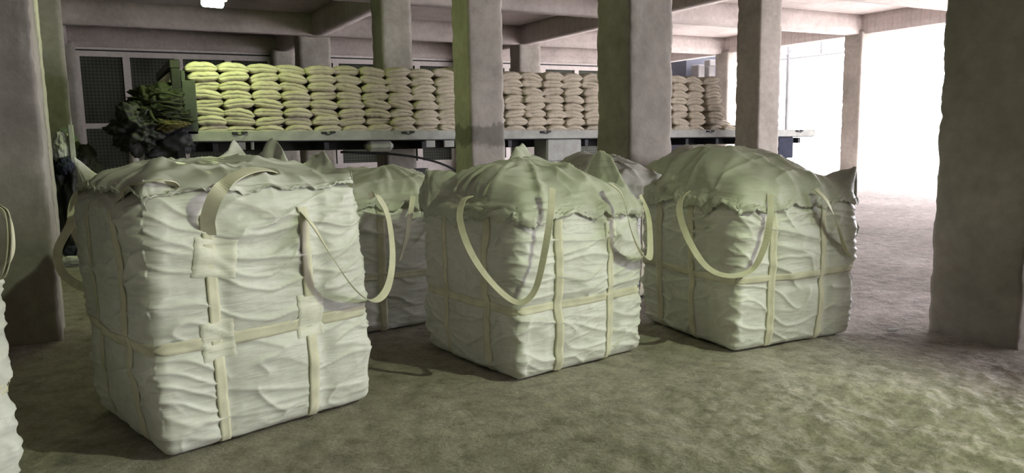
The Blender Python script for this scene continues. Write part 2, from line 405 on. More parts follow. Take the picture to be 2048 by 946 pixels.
# floor: fine relief near the viewer, coarser farther off
def floor_h(x, y):
    p = np.stack([x, y, x*0], 1)
    h = .010*fbm(p*1.1, 3)+.006*fbm(p*6, 3)-.012
    rough = np.clip((x*.878-y*.479-.2)/1.6, 0, 1)*np.clip((5.2-(x*.479+y*.878))/1.2, 0.12, 1)     # churned, lumpy area on the right
    cl = np.clip(pn(p*np.array([6., 9., 1])+3)+.1, 0, 1)**1.3*.030+np.clip(pn(p*19.+9)+.05, 0, 1)*.020+np.clip(pn(p*38.+29), 0, 1)*.010+np.clip(pn(p*2.3+5), -1, 1)*.025
    h = h+rough*cl
    return np.clip(h, -.05, .06)
def grid(x0, x1, y0, y1, st, keep=None, flat=False):
    nx = int((x1-x0)/st); ny = int((y1-y0)/st)
    X, Y = np.meshgrid(np.linspace(x0, x1, nx+1), np.linspace(y0, y1, ny+1), indexing='ij')
    x, y = X.ravel(), Y.ravel(); z = floor_h(x, y)
    i = np.arange(nx*ny); k = (i//ny)*(ny+1)+i % ny
    F = np.stack([k, k+ny+1, k+ny+2, k+1], 1)
    return np.stack([x, y, z], 1), F
def graded(lo, hi, a, b, fine, coarse):
    out = [lo]
    while out[-1] < hi:
        x = out[-1]; d = max(a-x, x-b, 0); out.append(x+min(coarse, fine+d*.035))
    return np.array(out[:-1]+[hi])
xs = graded(-8.3, X3+.9, -2.5, 5.5, .022, .3); ys = graded(-8.3, 26.5, .8, 6.3, .022, .3)
Xg, Yg = np.meshgrid(xs, ys, indexing='ij'); x, y = Xg.ravel(), Yg.ravel()
nx, ny = len(xs)-1, len(ys)-1; i = np.arange(nx*ny); k = (i//ny)*(ny+1)+i % ny
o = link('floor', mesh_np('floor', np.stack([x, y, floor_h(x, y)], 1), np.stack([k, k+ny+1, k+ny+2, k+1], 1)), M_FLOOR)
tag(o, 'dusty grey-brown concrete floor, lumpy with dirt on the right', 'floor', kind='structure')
# yard outside
mo = MB(); mo.box((X3+.9, -40, -.3), (140, 120, -.02)); mo.box((-10, -60, -.3), (X3+.9, -8.3, -.02))
o = mo.build('yard_ground', M_OUT); tag(o, 'bright sunlit ground of the yard outside', 'ground', kind='structure')

# ------------------------------------------------------------------ bulk bags
class Bag:
    def __init__(s, loc, rz, w, d, h, dome, seed, lean=(0, 0), n=110, bulge=.05, bot=.93, peak=(0, 0), wr=1., topsh=(0, 0)):
        s.loc = Vector(loc); s.rz = rz; s.w, s.d, s.h = w, d, h; s.dome = dome; s.seed = seed; s.n = n; s.lean = lean
        s.bulge = bulge; s.bot = bot; s.peak = peak; s.wr = wr; s.topsh = topsh; s.ux = (-.24, .24)
    def base(s, q):
        """rounded, bulging body without fine folds; q in [-1,1]^3 on the cube"""
        q = np.asarray(q, float); a, b, c = s.w/2, s.d/2, s.h/2
        half = np.array([a, b, c]); p = q*half
        r = (.042+.062*np.clip(q[:, 2]*.6+.5, 0, 1)**1.5)[:, None]
        r = np.minimum(r, half.min()*.8)
        inner = half-r; cl = np.clip(p, -inner, inner); e = p-cl; L = np.linalg.norm(e, axis=1, keepdims=True)
        nr = e/np.maximum(L, 1e-9); p = cl+nr*r
        zn = p[:, 2]/c; tx = p[:, 0]/a; ty = p[:, 1]/b
        mid = np.clip(1-np.abs(zn)**2.5, 0, 1)
        sx = 1+s.bulge*mid*(1-.55*ty**2)-(1-s.bot)*np.clip(-zn, 0, 1)**3
        sy = 1+s.bulge*mid*(1-.55*tx**2)-(1-s.bot)*np.clip(-zn, 0, 1)**3
        side = np.clip(1-np.abs(nr[:, 2]), 0, 1)
        p[:, 0] *= sx; p[:, 1] *= sy
        z = p[:, 2]+c
        top = np.clip((zn-.86)/.14, 0, 1)
        px, py = s.peak
        dome = s.dome*np.clip(1-np.abs(tx-px*(1-tx*tx))**2.2, 0, 1)**.8*np.clip(1-np.abs(ty-py*(1-ty*ty))**2.2, 0, 1)**.8
        z = z+top*dome
        p[:, 2] = z
        zt = z/s.h
        p[:, 0] += s.lean[0]*zt; p[:, 1] += s.lean[1]*zt
        return p, nr, tx, ty, zn, side, top
    def S(s, q, fine=True):
        p, nr, tx, ty, zn, side, top = s.base(q)
        w = p.copy()
        d = np.zeros(len(p))
        # webbing pulls the fabric in, fabric pillows between
        along = np.where(np.abs(nr[:, 0]) > np.abs(nr[:, 1]), p[:, 1], p[:, 0])
        ext = np.where(np.abs(nr[:, 0]) > np.abs(nr[:, 1]), s.d, s.w)
        g = 0
        for u in s.ux: g = g+np.exp(-((along-u*ext)/.055)**2)
        gb = np.exp(-((p[:, 2]-.40*s.h)/.05)**2)
        d += side*(-.016*g-.018*gb*(1-.4*g)+.012)
        sd = s.seed
        wx = w+.06*np.stack([pn(w*3+sd), pn(w*3+sd+9), pn(w*3+sd+19)], 1)
        upper = np.clip((w[:, 2]/s.h-.55)/.35, 0, 1); low = np.clip((.16-w[:, 2]/s.h)/.16, 0, 1)
        # long sagging horizontal folds
        f1 = ridge(wx*np.array([1.1, 1.1, 5.])+sd, 4)
        f2 = ridge(wx*np.array([2.6, 2.6, 13.])+sd+4, 2.5)
        tilt = w[:, 2]+.16*along+.0
        f3 = ridge(np.stack([wx[:, 0]*1.1, wx[:, 1]*1.1, tilt*5.5], 1)+sd+31, 3)
        f4 = ridge(wx*np.array([7., 7., 22.])+sd+14, 2)
        msk = .35+.65*np.clip(pn(w*2.1+sd+40)+.5, 0, 1)
        d += side*s.wr*msk*(.024*f1*(.3+1.*upper+.4*low)+.010*f2*(.1+.8*upper+.4*low)+.026*f3*(.5+.6*upper)+.005*f4*(.1+.8*upper+1.5*low))
        # pinched vertical corners
        cor = np.clip((np.abs(tx)*np.abs(ty)-.80)/.2, 0, 1)
        d += side*cor*(.02*ridge(wx*np.array([5, 5, 9.])+sd+50, 2)-.008)
        edge = np.clip((np.maximum(np.abs(tx), np.abs(ty))-.3)/.5, 0, 1)
        sgn = np.sign(pn(w*np.array([.9, .9, 1.3])+sd+61)+.05)
        f5 = ridge(np.stack([wx[:, 0]*2.2, wx[:, 1]*2.2, (wx[:, 2]*1.-np.sqrt(along**2+.002)*.4)*6.5], 1)+sd+66, 5)
        f6 = ridge(np.stack([wx[:, 0]*4., wx[:, 1]*4., (wx[:, 2]-along*.4)*15], 1)+sd+76, 4)
        d += side*s.wr*(.013*f5*(.3+.7*edge)+.008*f6*np.clip(pn(w*2.7+sd+77)*2, 0, 1))
        d += .010*fbm(w*2.2+sd+70, 2)*side
        # crumpled top
        rad = np.sqrt((tx-s.peak[0])**2+(ty-s.peak[1])**2); an = np.arctan2(ty-s.peak[1], tx-s.peak[0])
        cr = ridge(np.stack([np.cos(an)*2.6, np.sin(an)*2.6, rad*.7], 1)+sd+80, 2)*np.clip(rad*1.5, 0, 1)
        d += top*s.wr*(.022*cr+.018*ridge(wx*np.array([3., 3., 3.])+sd+90, 2)+.035*pn(w*2.6+sd+95)-.015)
        # loose fabric at the rim stands up a little
        p = p+nr*d[:, None]
        # settle on the floor
        fl = np.clip(-zn, 0, 1) > .97
        p[:, 2] = np.where(p[:, 2] < .0, 0, p[:, 2])
        lift = np.clip(pn(np.stack([w[:, 0]*2.2, w[:, 1]*2.2, w[:, 0]*0+sd], 1))-.1, 0, 1)*.03
        p[:, 2] += lift*np.clip((.1-p[:, 2])/.1, 0, 1)*side
        return p
    def normal(s, q, p=None):
        q = np.asarray(q, float); e = 1e-2
        ax = np.argmax(np.abs(q), axis=1); o1 = (ax+1) % 3; o2 = (ax+2) % 3
        I = np.arange(len(q)); q1 = q.copy(); q2 = q.copy(); q1m = q.copy(); q2m = q.copy()
        q1[I, o1] = np.clip(q1[I, o1]+e, -1, 1); q2[I, o2] = np.clip(q2[I, o2]+e, -1, 1); q1m[I, o1] = np.clip(q1m[I, o1]-e, -1, 1); q2m[I, o2] = np.clip(q2m[I, o2]-e, -1, 1)
        n = np.cross(s.S(q1)-s.S(q1m), s.S(q2)-s.S(q2m)); n *= np.sign(q[I, ax])[:, None]
        L = np.linalg.norm(n, axis=1, keepdims=True); return n/np.maximum(L, 1e-9)
    def local(s, p):
        M = Matrix.Translation(s.loc) @ Matrix.Rotation(s.rz, 4, 'Z'); return M.inverted() @ Vector(p)
    def make(s, label, ears=(), hem=.16, cover=True, cmat=None):
        s.root = empty('bulk_bag', s.loc, s.rz, label=label, cat='bulk bag', group='white woven bulk bags with lifting straps')
        n = s.n; q, Q = cube_lattice(n, n, n)
        link('bag_body', mesh_np('bag_body', s.S(q), Q), M_BAG, s.root)
        if cover: s.cover(ears, hem, cmat or M_COVER)
        return s
    def cover(s, ears, hem, cmat):
        """loose top sheet: lies on the top and hangs over the sides, corners stand up as ears"""
        n = int(s.n*1.15); e = .36
        t = np.linspace(-1-e, 1+e, n+1); A, B = np.meshgrid(t, t, indexing='ij'); a, b = A.ravel(), B.ravel()
        ov = np.maximum(np.maximum(np.abs(a)-1, np.abs(b)-1), 0)
        q = np.stack([np.clip(a, -1, 1), np.clip(b, -1, 1), 1-ov/e*(2*hem/s.h)*1.0], 1)
        # sides with their own hem length
        p = s.S(q); nr = s.normal(q)
        w = p
        off = .010+.012*np.clip(ov/e, 0, 1)+.012*np.clip(pn(w*4.5+s.seed+7)+.3, 0, 1)+.018*np.clip(ov/e, 0, 1)*np.clip(pn(w*np.array([9, 9, 3.])+s.seed+8), 0, 1)
        p = p+nr*off[:, None]
        # frayed, uneven hem
        fr = np.clip(ov/e, 0, 1)**2*(.05*pn(np.stack([a*3, b*3, a*0+s.seed], 1))+.012*pn(np.stack([a*22, b*22, a*0+s.seed], 1)))
        p[:, 2] += fr*1.6
        rad = np.sqrt(a*a+b*b)
        p[:, 2] += .02*ridge(w*np.array([2.5, 5, 1])+s.seed+60, 3)*(ov <= 0)
        for (ea, eb, vx, vy, vz, sg) in ears:
            wa = a+.10*pn(w*5+s.seed+2)-ea; wb = b+.10*pn(w*5+s.seed+22)-eb
            corner = abs(ea) > .8 and abs(eb) > .8
            la, lb = (1.5, 1.5) if corner else ((2.4, .9) if abs(eb) > abs(ea) else (.9, 2.4))
            tent = np.clip(1-np.sqrt((wa/(sg*la))**2+(wb/(sg*lb))**2), 0, 1)
            wgt = tent**1.15*(1+.25*pn(w*9+s.seed))
            p += wgt[:, None]*np.array([vx, vy, vz])
        i = np.arange(n*n); k = (i//n)*(n+1)+i % n; F = np.stack([k, k+n+1, k+n+2, k+1], 1)
        o = link('top_cover', mesh_np('top_cover', p, F), cmat, s.root)
        m = o.modifiers.new('thick', 'SOLIDIFY'); m.thickness = .003; m.offset = 0
    def ribbon_q(s, name, path, width, mat_, lift=.004, n=60, jag=0.):
        """strap sewn on the body: path = list of cube points, width in metres"""
        path = np.array(path, float); seg = np.linspace(0, len(path)-1, n+1); i0 = np.minimum(seg.astype(int), len(path)-2); f = (seg-i0)[:, None]
        c = path[i0]*(1-f)+path[i0+1]*f
        t = np.gradient(c, axis=0)
        half = np.array([s.w/2, s.d/2, s.h/2])
        ax = np.argmax(np.abs(c), axis=1)
        vs = []
        offs = [(-1, -.004), (-1, .9), (-.5, 1.), (0, 1.05), (.5, 1.), (1, .9), (1, -.004)]
        m = len(offs); pts = np.zeros((n+1, m, 3))
        for j, (o_, l) in enumerate(offs):
            qq = c.copy()
            for i in range(n+1):
                nv = np.zeros(3); nv[ax[i]] = np.sign(c[i][ax[i]])
                wd = np.cross(t[i]*half, nv); wd /= max(np.linalg.norm(wd), 1e-9)
                jj = 1+(jag*math.sin(i*2.7+j) if jag else 0)
                qq[i] += wd*o_*width/2*jj/half; qq[i] = np.clip(qq[i], -1, 1)
            pts[:, j] = s.S(qq)+s.normal(qq)*(lift*l+.002)
        # smooth a little so the webbing bridges the finest folds
        for _ in range(2): pts[1:-1] = (pts[:-2]+2*pts[1:-1]+pts[2:])/4
        V = pts.reshape(-1, 3); i = np.arange(n*(m-1)); a = i//(m-1); b = i % (m-1); k = a*m+b
        F = np.stack([k, k+1, k+m+1, k+m], 1)
        return link(name, mesh_np(name, V, F), mat_, s.root)
    def vstrap(s, face, u, zt=.9, zb=-1., width=.06, name='body_strap'):
        ax, sg = {'f': (1, -1), 'b': (1, 1), 'l': (0, -1), 'r': (0, 1)}[face]
        def q(z, du=0):
            v = [0, 0, z]; v[ax] = sg; v[1-ax] = u+du; return v
        return s.ribbon_q(name, [q(zt), q(zt*.6+zb*.4), q(zt*.3+zb*.7), q(zb)], width, M_STRAP, .005)
    def belt(s, z=.40, width=.055, faces='fl', dz=0.):
        zq = z*2-1
        c = {'f': [(-1, -1), (1, -1)], 'l': [(-1, 1), (-1, -1)], 'r': [(1, -1), (1, 1)], 'b': [(1, 1), (-1, 1)]}
        for f in faces:
            (a, b), (c_, d_) = c[f]
            s.ribbon_q('belt_strap', [(a, b, zq), ((a+c_)/2*1.0 if a != c_ else a, (b+d_)/2 if b != d_ else b, zq-.01), (c_, d_, zq)], width, M_STRAP, .0035)
    def patch(s, face, u, z, w, h, rot=0., name='patch'):
        ax, sg = {'f': (1, -1), 'l': (0, -1)}[face]; half = [s.w/2, s.d/2, s.h/2]
        n = 16; V = []
        for i in range(n+1):
            for j in range(n+1):
                aa = (i/n-.5)*w; bb = (j/n-.5)*h; aa *= 1+.03*math.sin(j*2.1)
                x = aa*math.cos(rot)-bb*math.sin(rot); y = aa*math.sin(rot)+bb*math.cos(rot)
                v = [0, 0, z*2-1+y/half[2]]; v[ax] = sg; v[1-ax] = u+x/half[1-ax]; V.append(v)
        V = np.array(V); e = np.array([[1. if 0 < i < n and 0 < j < n else 0.] for i in range(n+1) for j in range(n+1)])
        p = s.S(V)+s.normal(V)*(.003+.006*e)
        i = np.arange(n*n); k = (i//n)*(n+1)+i % n
        return link(name, mesh_np(name, p, np.stack([k, k+n+1, k+n+2, k+1], 1)), M_PATCH, s.root)
    def loop(s, pts, width=.055, twist=None, name='lifting_loop', n=10, th=.004, mat_=None):
        """free strap through world points; flat side faces away from the bag, twist in degrees along the way"""
        L = [s.local(p) for p in pts]; c = bez(L, n); N = len(c); V = []
        tw = twist or [0]*len(pts)
        for i, p in enumerate(c):
            t = (c[min(i+1, N-1)]-c[max(i-1, 0)]).normalized()
            out = Vector((p.x/(s.w/2), p.y/(s.d/2), 0)); out = out.normalized()
            if p.z > s.h*1.0 and abs(t.z) < .6: out = (out*.4+Vector((0, 0, 1))).normalized()
            out = (out-t*out.dot(t)).normalized(); wd = t.cross(out)
            f = i/(N-1)*(len(tw)-1); k = min(int(f), len(tw)-2); a = math.radians(tw[k]*(1-f+k)+tw[k+1]*(f-k))
            w2 = wd*math.cos(a)+out*math.sin(a); o2 = out*math.cos(a)-wd*math.sin(a)
            for sx, sy in ((-1, -1), (1, -1), (1, 1), (-1, 1)): V.append(p+w2*sx*width/2+o2*sy*th/2)
        # smooth frames
        A = np.array([tuple(v) for v in V]).reshape(N, 4, 3); c_ = A.mean(1, keepdims=True); D = A-c_
        for _ in range(3): D[1:-1] = (D[:-2]+2*D[1:-1]+D[2:])/4
        for k_ in range(N):
            for q_ in (0, 1, 2, 3): pass
        V = (c_+D).reshape(-1, 3); F = []
        for i in range(N-1):
            for k in range(4): F.append((i*4+k, i*4+(k+1) % 4, (i+1)*4+(k+1) % 4, (i+1)*4+k))
        F += [(3, 2, 1, 0), ((N-1)*4, (N-1)*4+1, (N-1)*4+2, (N-1)*4+3)]
        me = mesh_np(name, V, F, False); return link(name, me, mat_ or M_STRAP, s.root)

def bag_at(near_r, near_f, dirr, dirf, w, d):
    """centre of a bag whose near bottom corner and front edge direction are given in viewer axes"""
    rz = math.atan2(*(W(dirr, dirf).yx)); N = W(near_r, near_f)
    R = Matrix.Rotation(rz, 3, 'Z'); return N+R @ Vector((w/2, d/2, 0)), rz

# --- front left bag
c, rz = bag_at(-1.70, 3.60, .835, .80, 1.07, .98)
b1 = Bag(c, rz, 1.18, 1.05, 1.32, .12, 3.1, lean=(-.03, .0), n=170, bulge=.055, bot=.975, peak=(-.1, .2))
b1.make('largest bulk bag, front left, both lifting loops thrown about its top and side', ears=[(-1, 1, -.03, .02, .17, .22), (.6, 1.0, 0, .03, .25, .17), (1, .72, .0, .0, .25, .24), (1, -.4, .0, .0, .16, .22), (1, -.9, .02, .0, .05, .2), (-1, -.9, .0, -.03, .07, .22)], hem=.035, cmat=M_COVER1)
for u in (-.5, .36):
    b1.vstrap('f', u, .80); 
for u in (-.45, .45): b1.vstrap('l', u, .85)
b1.belt(.42, .065, 'fl'); b1.belt(.42, .065, 'r')
b1.patch('f', -.46, .735, .21, .20, -.16, 'reinforcing_patch'); b1.patch('f', -.49, .42, .17, .20, .03, 'reinforcing_patch'); b1.patch('f', .37, .445, .16, .24, -.03, 'reinforcing_patch')
b1.loop([P(592, 412, 4.08), P(625, 450, 4.0), P(668, 520, 3.98), P(712, 580, 4.1), P(748, 602, 4.35), P(775, 575, 4.5), P(785, 510, 4.6), P(775, 430, 4.66), P(752, 390, 4.62), P(738, 392, 4.66)], .045, [0, 25, 50, 60, 70, 60, 55, 50, 30, 0])
b1.loop([P(418, 470, 3.70), P(416, 435, 3.64), P(434, 388, 3.62), P(468, 354, 3.72), P(515, 338, 3.95), P(560, 345, 4.3)], .07, [0, 0, 0, 0, 0, 0])
b1.loop([P(214, 530, 3.97), P(211, 480, 3.88), P(222, 418, 3.78), P(250, 384, 3.66), P(290, 366, 3.56), P(330, 360, 3.58), P(352, 374, 3.66)], .055, [10, 35, 45, 40, 30, 10, 0])
b1.loop([P(200, 584, 4.5), P(160, 572, 4.5), P(125, 545, 4.55), P(116, 500, 4.6), P(140, 450, 4.7), P(152, 410, 4.75), P(172, 388, 4.7), P(200, 384, 4.6)], .05, [60, 70, 60, 50, 50, 50, 60, 60])
b1.loop([P(205, 556, 4.7), P(178, 540, 4.75), P(160, 490, 4.8), P(142, 440, 4.9), P(150, 395, 4.95), P(175, 380, 4.9), P(205, 392, 4.8)], .045, [60, 70, 70, 60, 60, 60, 60])

# --- middle bag
c, rz = bag_at(.03, 4.66, .89, .67, 1.01, 1.0)
b2 = Bag(c, rz, 1.09, 1.08, 1.14, .22, 8.7, lean=(.0, .0), n=160, bulge=.04, bot=.975, peak=(-.1, .1))
b2.make('middle bulk bag with a draped top sheet and loops hanging round its corners', ears=[(-1.0, 1.0, -.02, .0, .21, .3), (.7, 1.0, 0, .0, .41, .28), (1., -.4, .0, .0, .30, .2)], hem=.13)
for u in (-.40, .42): b2.vstrap('f', u, .82)
for u in (-.45, .45): b2.vstrap('l', u, .82)
b2.belt(.40, .055, 'flr')
b2.patch('f', .42, .80, .10, .12, .0, 'reinforcing_patch')
b2.loop([P(942, 392, 4.88), P(926, 402, 4.80), P(920, 440, 4.74), P(942, 505, 4.62), P(985, 567, 4.50), P(1035, 605, 4.44), P(1070, 580, 4.48), P(1090, 500, 4.57), P(1102, 420, 4.62), P(1105, 376, 4.70)], .042, [0, 0, 30, 50, 60, 50, 35, 20, 0, 0])
b2.loop([P(1222, 368, 5.02), P(1245, 392, 4.98), P(1262, 460, 4.96), P(1282, 505, 5.05), P(1298, 515, 5.2), P(1300, 480, 5.3), P(1296, 430, 5.35), P(1280, 390, 5.35)], .05, [0, 20, 30, 50, 60, 60, 50, 30])
tg = MB().box((-.015, -.002, -.06), (.015, .002, .0)); 
# --- right bag
c, rz = bag_at(1.57, 5.22, .911, .413, 1.02, 1.0)
b3 = Bag(c, rz, 1.12, 1.10, 1.12, .30, 15.2, n=150, bulge=.045, bot=.965, peak=(-.2, .2))
b3.make('right bulk bag with tall domed top sheet and looped strap on near corner', ears=[(1., -.85, .08, .0, .15, .2), (-1, 1, 0, 0, .06, .2)], hem=.12)
for u in (-.45, .38): b3.vstrap('f', u, .84)
for u in (-.2, .55): b3.vstrap('l', u, .84)
b3.belt(.46, .05, 'flr')
b3.loop([P(1378, 385, 5.52), P(1362, 398, 5.42), P(1360, 430, 5.34), P(1380, 485, 5.2), P(1415, 535, 5.06), P(1460, 552, 4.98), P(1505, 538, 5.04), P(1530, 490, 5.12), P(1541, 430, 5.17), P(1540, 388, 5.25)], .045, [0, 10, 20, 40, 55, 60, 50, 30, 0, 0])
b3.loop([P(1632, 378, 5.38), P(1655, 404, 5.33), P(1675, 450, 5.4), P(1693, 505, 5.52), P(1702, 512, 5.7), P(1700, 470, 5.9), P(1690, 420, 5.95)], .05, [0, 20, 40, 60, 60, 60, 40])
# --- bag behind, between the left and middle ones
c, rz = bag_at(-1.30, 5.78, .84, .54, 1.02, 1.02)
b4 = Bag(c, rz, 1.09, 1.06, 1.09, .20, 22.4, n=100, bulge=.04, peak=(0, .1))
b4.make('shaded bulk bag seen in the gap between the left and middle bags', ears=[(-.95, .2, 0, 0, .10, .2), (1, 1, 0, 0, .05, .2)], hem=.11)
for u in (-.40, .42): b4.vstrap('f', u, .84)
b4.belt(.42, .055, 'f')
b4.loop([P(826, 392, 5.95), P(822, 420, 5.93), P(812, 480, 5.92), P(800, 520, 5.95)], .05, [0, 10, 30, 50])
# --- bags behind the middle and right ones
c, rz = bag_at(.6, 6.75, .89, .45, .92, .92)
b5 = Bag(c, rz, .98, .98, 1.10, .24, 31.4, n=70, bulge=.04, peak=(.1, .1))
b5.make('bulk bag peeping over the top of the middle bag', ears=[(-.6, -1, 0, 0, .05, .3), (1, -1, 0, 0, .07, .2), (.1, -1, 0, 0, .06, .2)], hem=.1)
for u in (-.45, .45): b5.vstrap('f', u, .84)
c, rz = bag_at(1.8, 7.3, .90, .45, .92, .92)
b6 = Bag(c, rz, .98, .98, 1.12, .25, 38.4, n=70, bulge=.04, peak=(-.2, .1))
b6.make('bulk bag behind the right one, only its pale top rim in view', ears=[(0, 0, 0, 0, .02, .3)], hem=.1)
for u in (-.45, .45): b6.vstrap('f', u, .84)
# --- bag cut by the left edge of the view
b7 = Bag(W(-2.99, 3.10), math.radians(28.6+4), 1.05, 1.05, 1.10, .18, 44.4, n=90, bulge=.015, bot=.97)
b7.make('bulk bag cut off by the left edge of the view, loop hanging from it', hem=.05)
b7.belt(.42, .05, 'fr')
for k_, dx in enumerate((0, 8)):
    b7.loop([P(-18-dx, 405, 3.3), P(2-dx, 412, 3.25), P(22-dx, 440, 3.22), P(26-dx, 500, 3.2), P(12-dx, 540, 3.2), P(-18-dx, 556, 3.25)], .045, [40, 40, 20, 10, 30, 50])

# ------------------------------------------------------------------ trailer with cement sacks
TX0, TX1, TY0, TY1 = 1.22, 14.95, 12.35, 14.85
def deck_z(x): return 1.645-(x-TX0)*.0115
tilt = math.atan(.0115)
tr = empty('flatbed_trailer', (TX0, (TY0+TY1)/2, 0), label='long grey flatbed trailer loaded with stacks of cement sacks', cat='trailer')
Mt = lambda z: Matrix.Translation((0, 0, 0))
def tl(x, y, z):  # trailer-local from world x, height above tilted deck line
    return Vector((x-TX0, y-(TY0+TY1)/2, deck_z(x)+z))
def tbox(name, x0, x1, y0, y1, z0, z1, m, parent=tr, bev=.01):
    b = MB().box((0, y0-(TY0+TY1)/2, z0), (x1-x0, y1-(TY0+TY1)/2, z1), Matrix.Translation((x0-TX0, 0, deck_z(x0))) @ Matrix.Rotation(tilt, 4, 'Y'), bev)
    return b.build(name, m, parent)
tbox('deck', TX0+.02, TX1-.02, TY0+.05, TY1-.05, -.12, -.01, M_DARK)
rail = tbox('side_rail', TX0, TX1, TY0, TY0+.06, -.105, .055, M_RAIL)
tbox('side_rail', TX0, TX1, TY1-.06, TY1, -.105, .055, M_RAIL)
for k in range(10):
    x = TX0+.75+k*1.38
    h = MB(); c = tl(x, TY0-.012, .03); h.box((c.x-.11, c.y-.012, c.z-.03), (c.x-.02, c.y+.02, c.z+.01), bev=.006); h.box((c.x+.03, c.y-.012, c.z-.02), (c.x+.12, c.y+.02, c.z+.015), bev=.006)
    h.tube([c+Vector((-.06, -.02, -.02)), c+Vector((0, -.035, -.045)), c+Vector((.07, -.02, -.02))], .008, 6)
    h.build('rope_hook', M_DARK, rail)
# headboard at the front end
hb = MB()
hb.box((-.02, -1.2, .0), (.04, 1.2, .95), Matrix.Translation((0, 0, deck_z(TX0))), .01)
hb.box((-.02, -1.25, .0), (.17, -1.19, .80), Matrix.Translation((0, 0, deck_z(TX0))), .01)
hb.build('headboard', M_HEAD, tr)
hp = MB()
for yy in (-1.22, -.4, .4, 1.22): hp.box((-.16, yy-.05, -.7), (-.03, yy+.05, 1.08), Matrix.Translation((0, 0, deck_z(TX0))), .012)
hp.box((-.18, -1.28, .96), (-.02, 1.28, 1.10), Matrix.Translation((0, 0, deck_z(TX0))), .02)
hp.build('headboard_frame', M_BLK, tr)
for yy in (-.45, .45):
    tbox('chassis_beam', TX0+.1, TX1-.5, 13.6+yy-.07, 13.6+yy+.07, -.27, -.12, M_DARK)
cm = MB()
for k in range(16):
    x = TX0+.4+k*.86; c = tl(x, 13.6, -.2); cm.box((c.x-.04, -1.15, c.z-.06), (c.x+.04, 1.15, c.z+.07), bev=.005)
cm.build('cross_member', M_DARK, tr)
def wheel(x, y, r=.48, w=.28, nm='wheel'):
    m = MB(); prof = [(.26, -w/2), (r-.05, -w/2), (r-.01, -w/2+.03), (r, -w/4), (r, w/4), (r-.01, w/2-.03), (r-.05, w/2), (.26, w/2)]
    n = 36; V = []; F = []
    for i in range(n):
        a = 2*math.pi*i/n
        for (rr, yy) in prof: V.append((rr*math.cos(a), yy, rr*math.sin(a)))
    L = len(prof)
    for i in range(n):
        for j in range(L-1): F.append((i*L+j, i*L+j+1, ((i+1) % n)*L+j+1, ((i+1) % n)*L+j))
    for i in range(n):
        F.append((i*L, ((i+1) % n)*L, ((i+1) % n)*L+L-1, i*L+L-1))
    m.add(V, F); o = m.build(nm, M_RUB, tr, True); o.location = (x-TX0, y-13.6, r)
    h = MB(); h.tube([(0, -.09, 0), (0, -.03, 0), (0, .1, 0)], [.25, .27, .27], 24); h.tube([(0, -.15, 0), (0, -.08, 0)], [.07, .10], 12)
    for k in range(8):
        a = k*math.pi/4; h.tube([(math.cos(a)*.17, -.12, math.sin(a)*.17), (math.cos(a)*.17, -.08, math.sin(a)*.17)], .018, 6)
    h.build('wheel_rim', M_RIM, o)
for x in (3.4, 4.6, 10.2, 11.45, 12.7):
    for y in (TY0+.30, TY1-.30): wheel(x, y)
tbox('tool_box', 7.55, 8.35, TY0+.04, TY0+.55, -.55, -.11, M_RAIL, bev=.03)
tbox('tool_box', 4.02, 4.5, TY0+.03, TY0+.3, -.30, -.11, M_RAIL, bev=.07)
tbox('landing_leg', 9.35, 9.47, TY0+.1, TY0+.22, -1.35, -.11, M_RAIL)
tbox('landing_leg', 9.35, 9.47, TY1-.22, TY1-.1, -1.35, -.11, M_RAIL)
tbox('rear_bumper', 14.0, 14.12, TY0+.1, TY1-.1, -.75, -.45, M_NAVY, bev=.02)
tl_ = tbox('rear_lamp_box', 13.75, 14.25, TY0+.02, TY0+.35, -.60, -.12, M_NAVY, bev=.02)
for k, (xx, w_) in enumerate(((1.95, .12), (5.1, .18), (5.45, .2), (6.1, .12), (2.15, .05))):
    tbox('under_bracket', xx, xx+w_, TY0+.1, TY0+.16, -.24, -.10, M_RAIL, bev=.01)
hs = MB(); hs.tube(bez([tl(3.6, TY0+.2, -.30), tl(4.6, TY0+.15, -.36), tl(5.3, TY0+.15, -.50), tl(5.9, TY0+.2, -.75)], 8), .02, 8)
hs.build('air_hose', M_RUB, tr, True)
tbox('spare_panel', 3.2, 5.3, TY0+.5, TY0+.6, -.95, -.62, M_DARK)

# cement sacks
def sack_mesh(seed, L=.62, Wd=.50, H=.15):
    q, Q = cube_lattice(18, 18, 10)
    a, b, c = Wd/2, L/2, H/2; ax, ay, az = q.T
    ed = np.clip(1-np.abs(ax)**4.2, 0, 1)**.75; ey = np.clip(1-np.abs(ay)**7, 0, 1)**.5
    th = .22+.80*ed*(.35+.65*ey)
    p = np.stack([ax*a*(1-.05*ay**2), ay*b*(1-.05*ax**2), az*c*th], 1)
    p[:, 1] -= np.sign(ay)*(np.abs(ay) > .9)*.030*np.exp(-((az-.1*math.sin(seed))/.22)**2)*np.clip(1.2-np.abs(ax), 0, 1)
    w = p+seed*3.3
    p[:, 2] += .010*fbm(w*np.array([5, 5, 2.]), 3)+.012*pn(w*np.array([3, 1.5, 1.])+5)
    # seam line round the middle and dimples
    p[:, 2] -= np.sign(p[:, 2])*.010*ridge(w*np.array([6, 3, 1.])+2, 3)
    p[:, 2] += -.030*(ax**2)*(1 if seed % 2 else .4)+.006+.012*ax*(seed % 3-1)
    p[:, 0] += .008*pn(w*4+7); p[:, 1] += .012*pn(w*4+17)
    return mesh_np('cement_sack', p, Q)
SM = [sack_mesh(k) for k in range(8)]
for me in SM: me.materials.append(M_SACK)
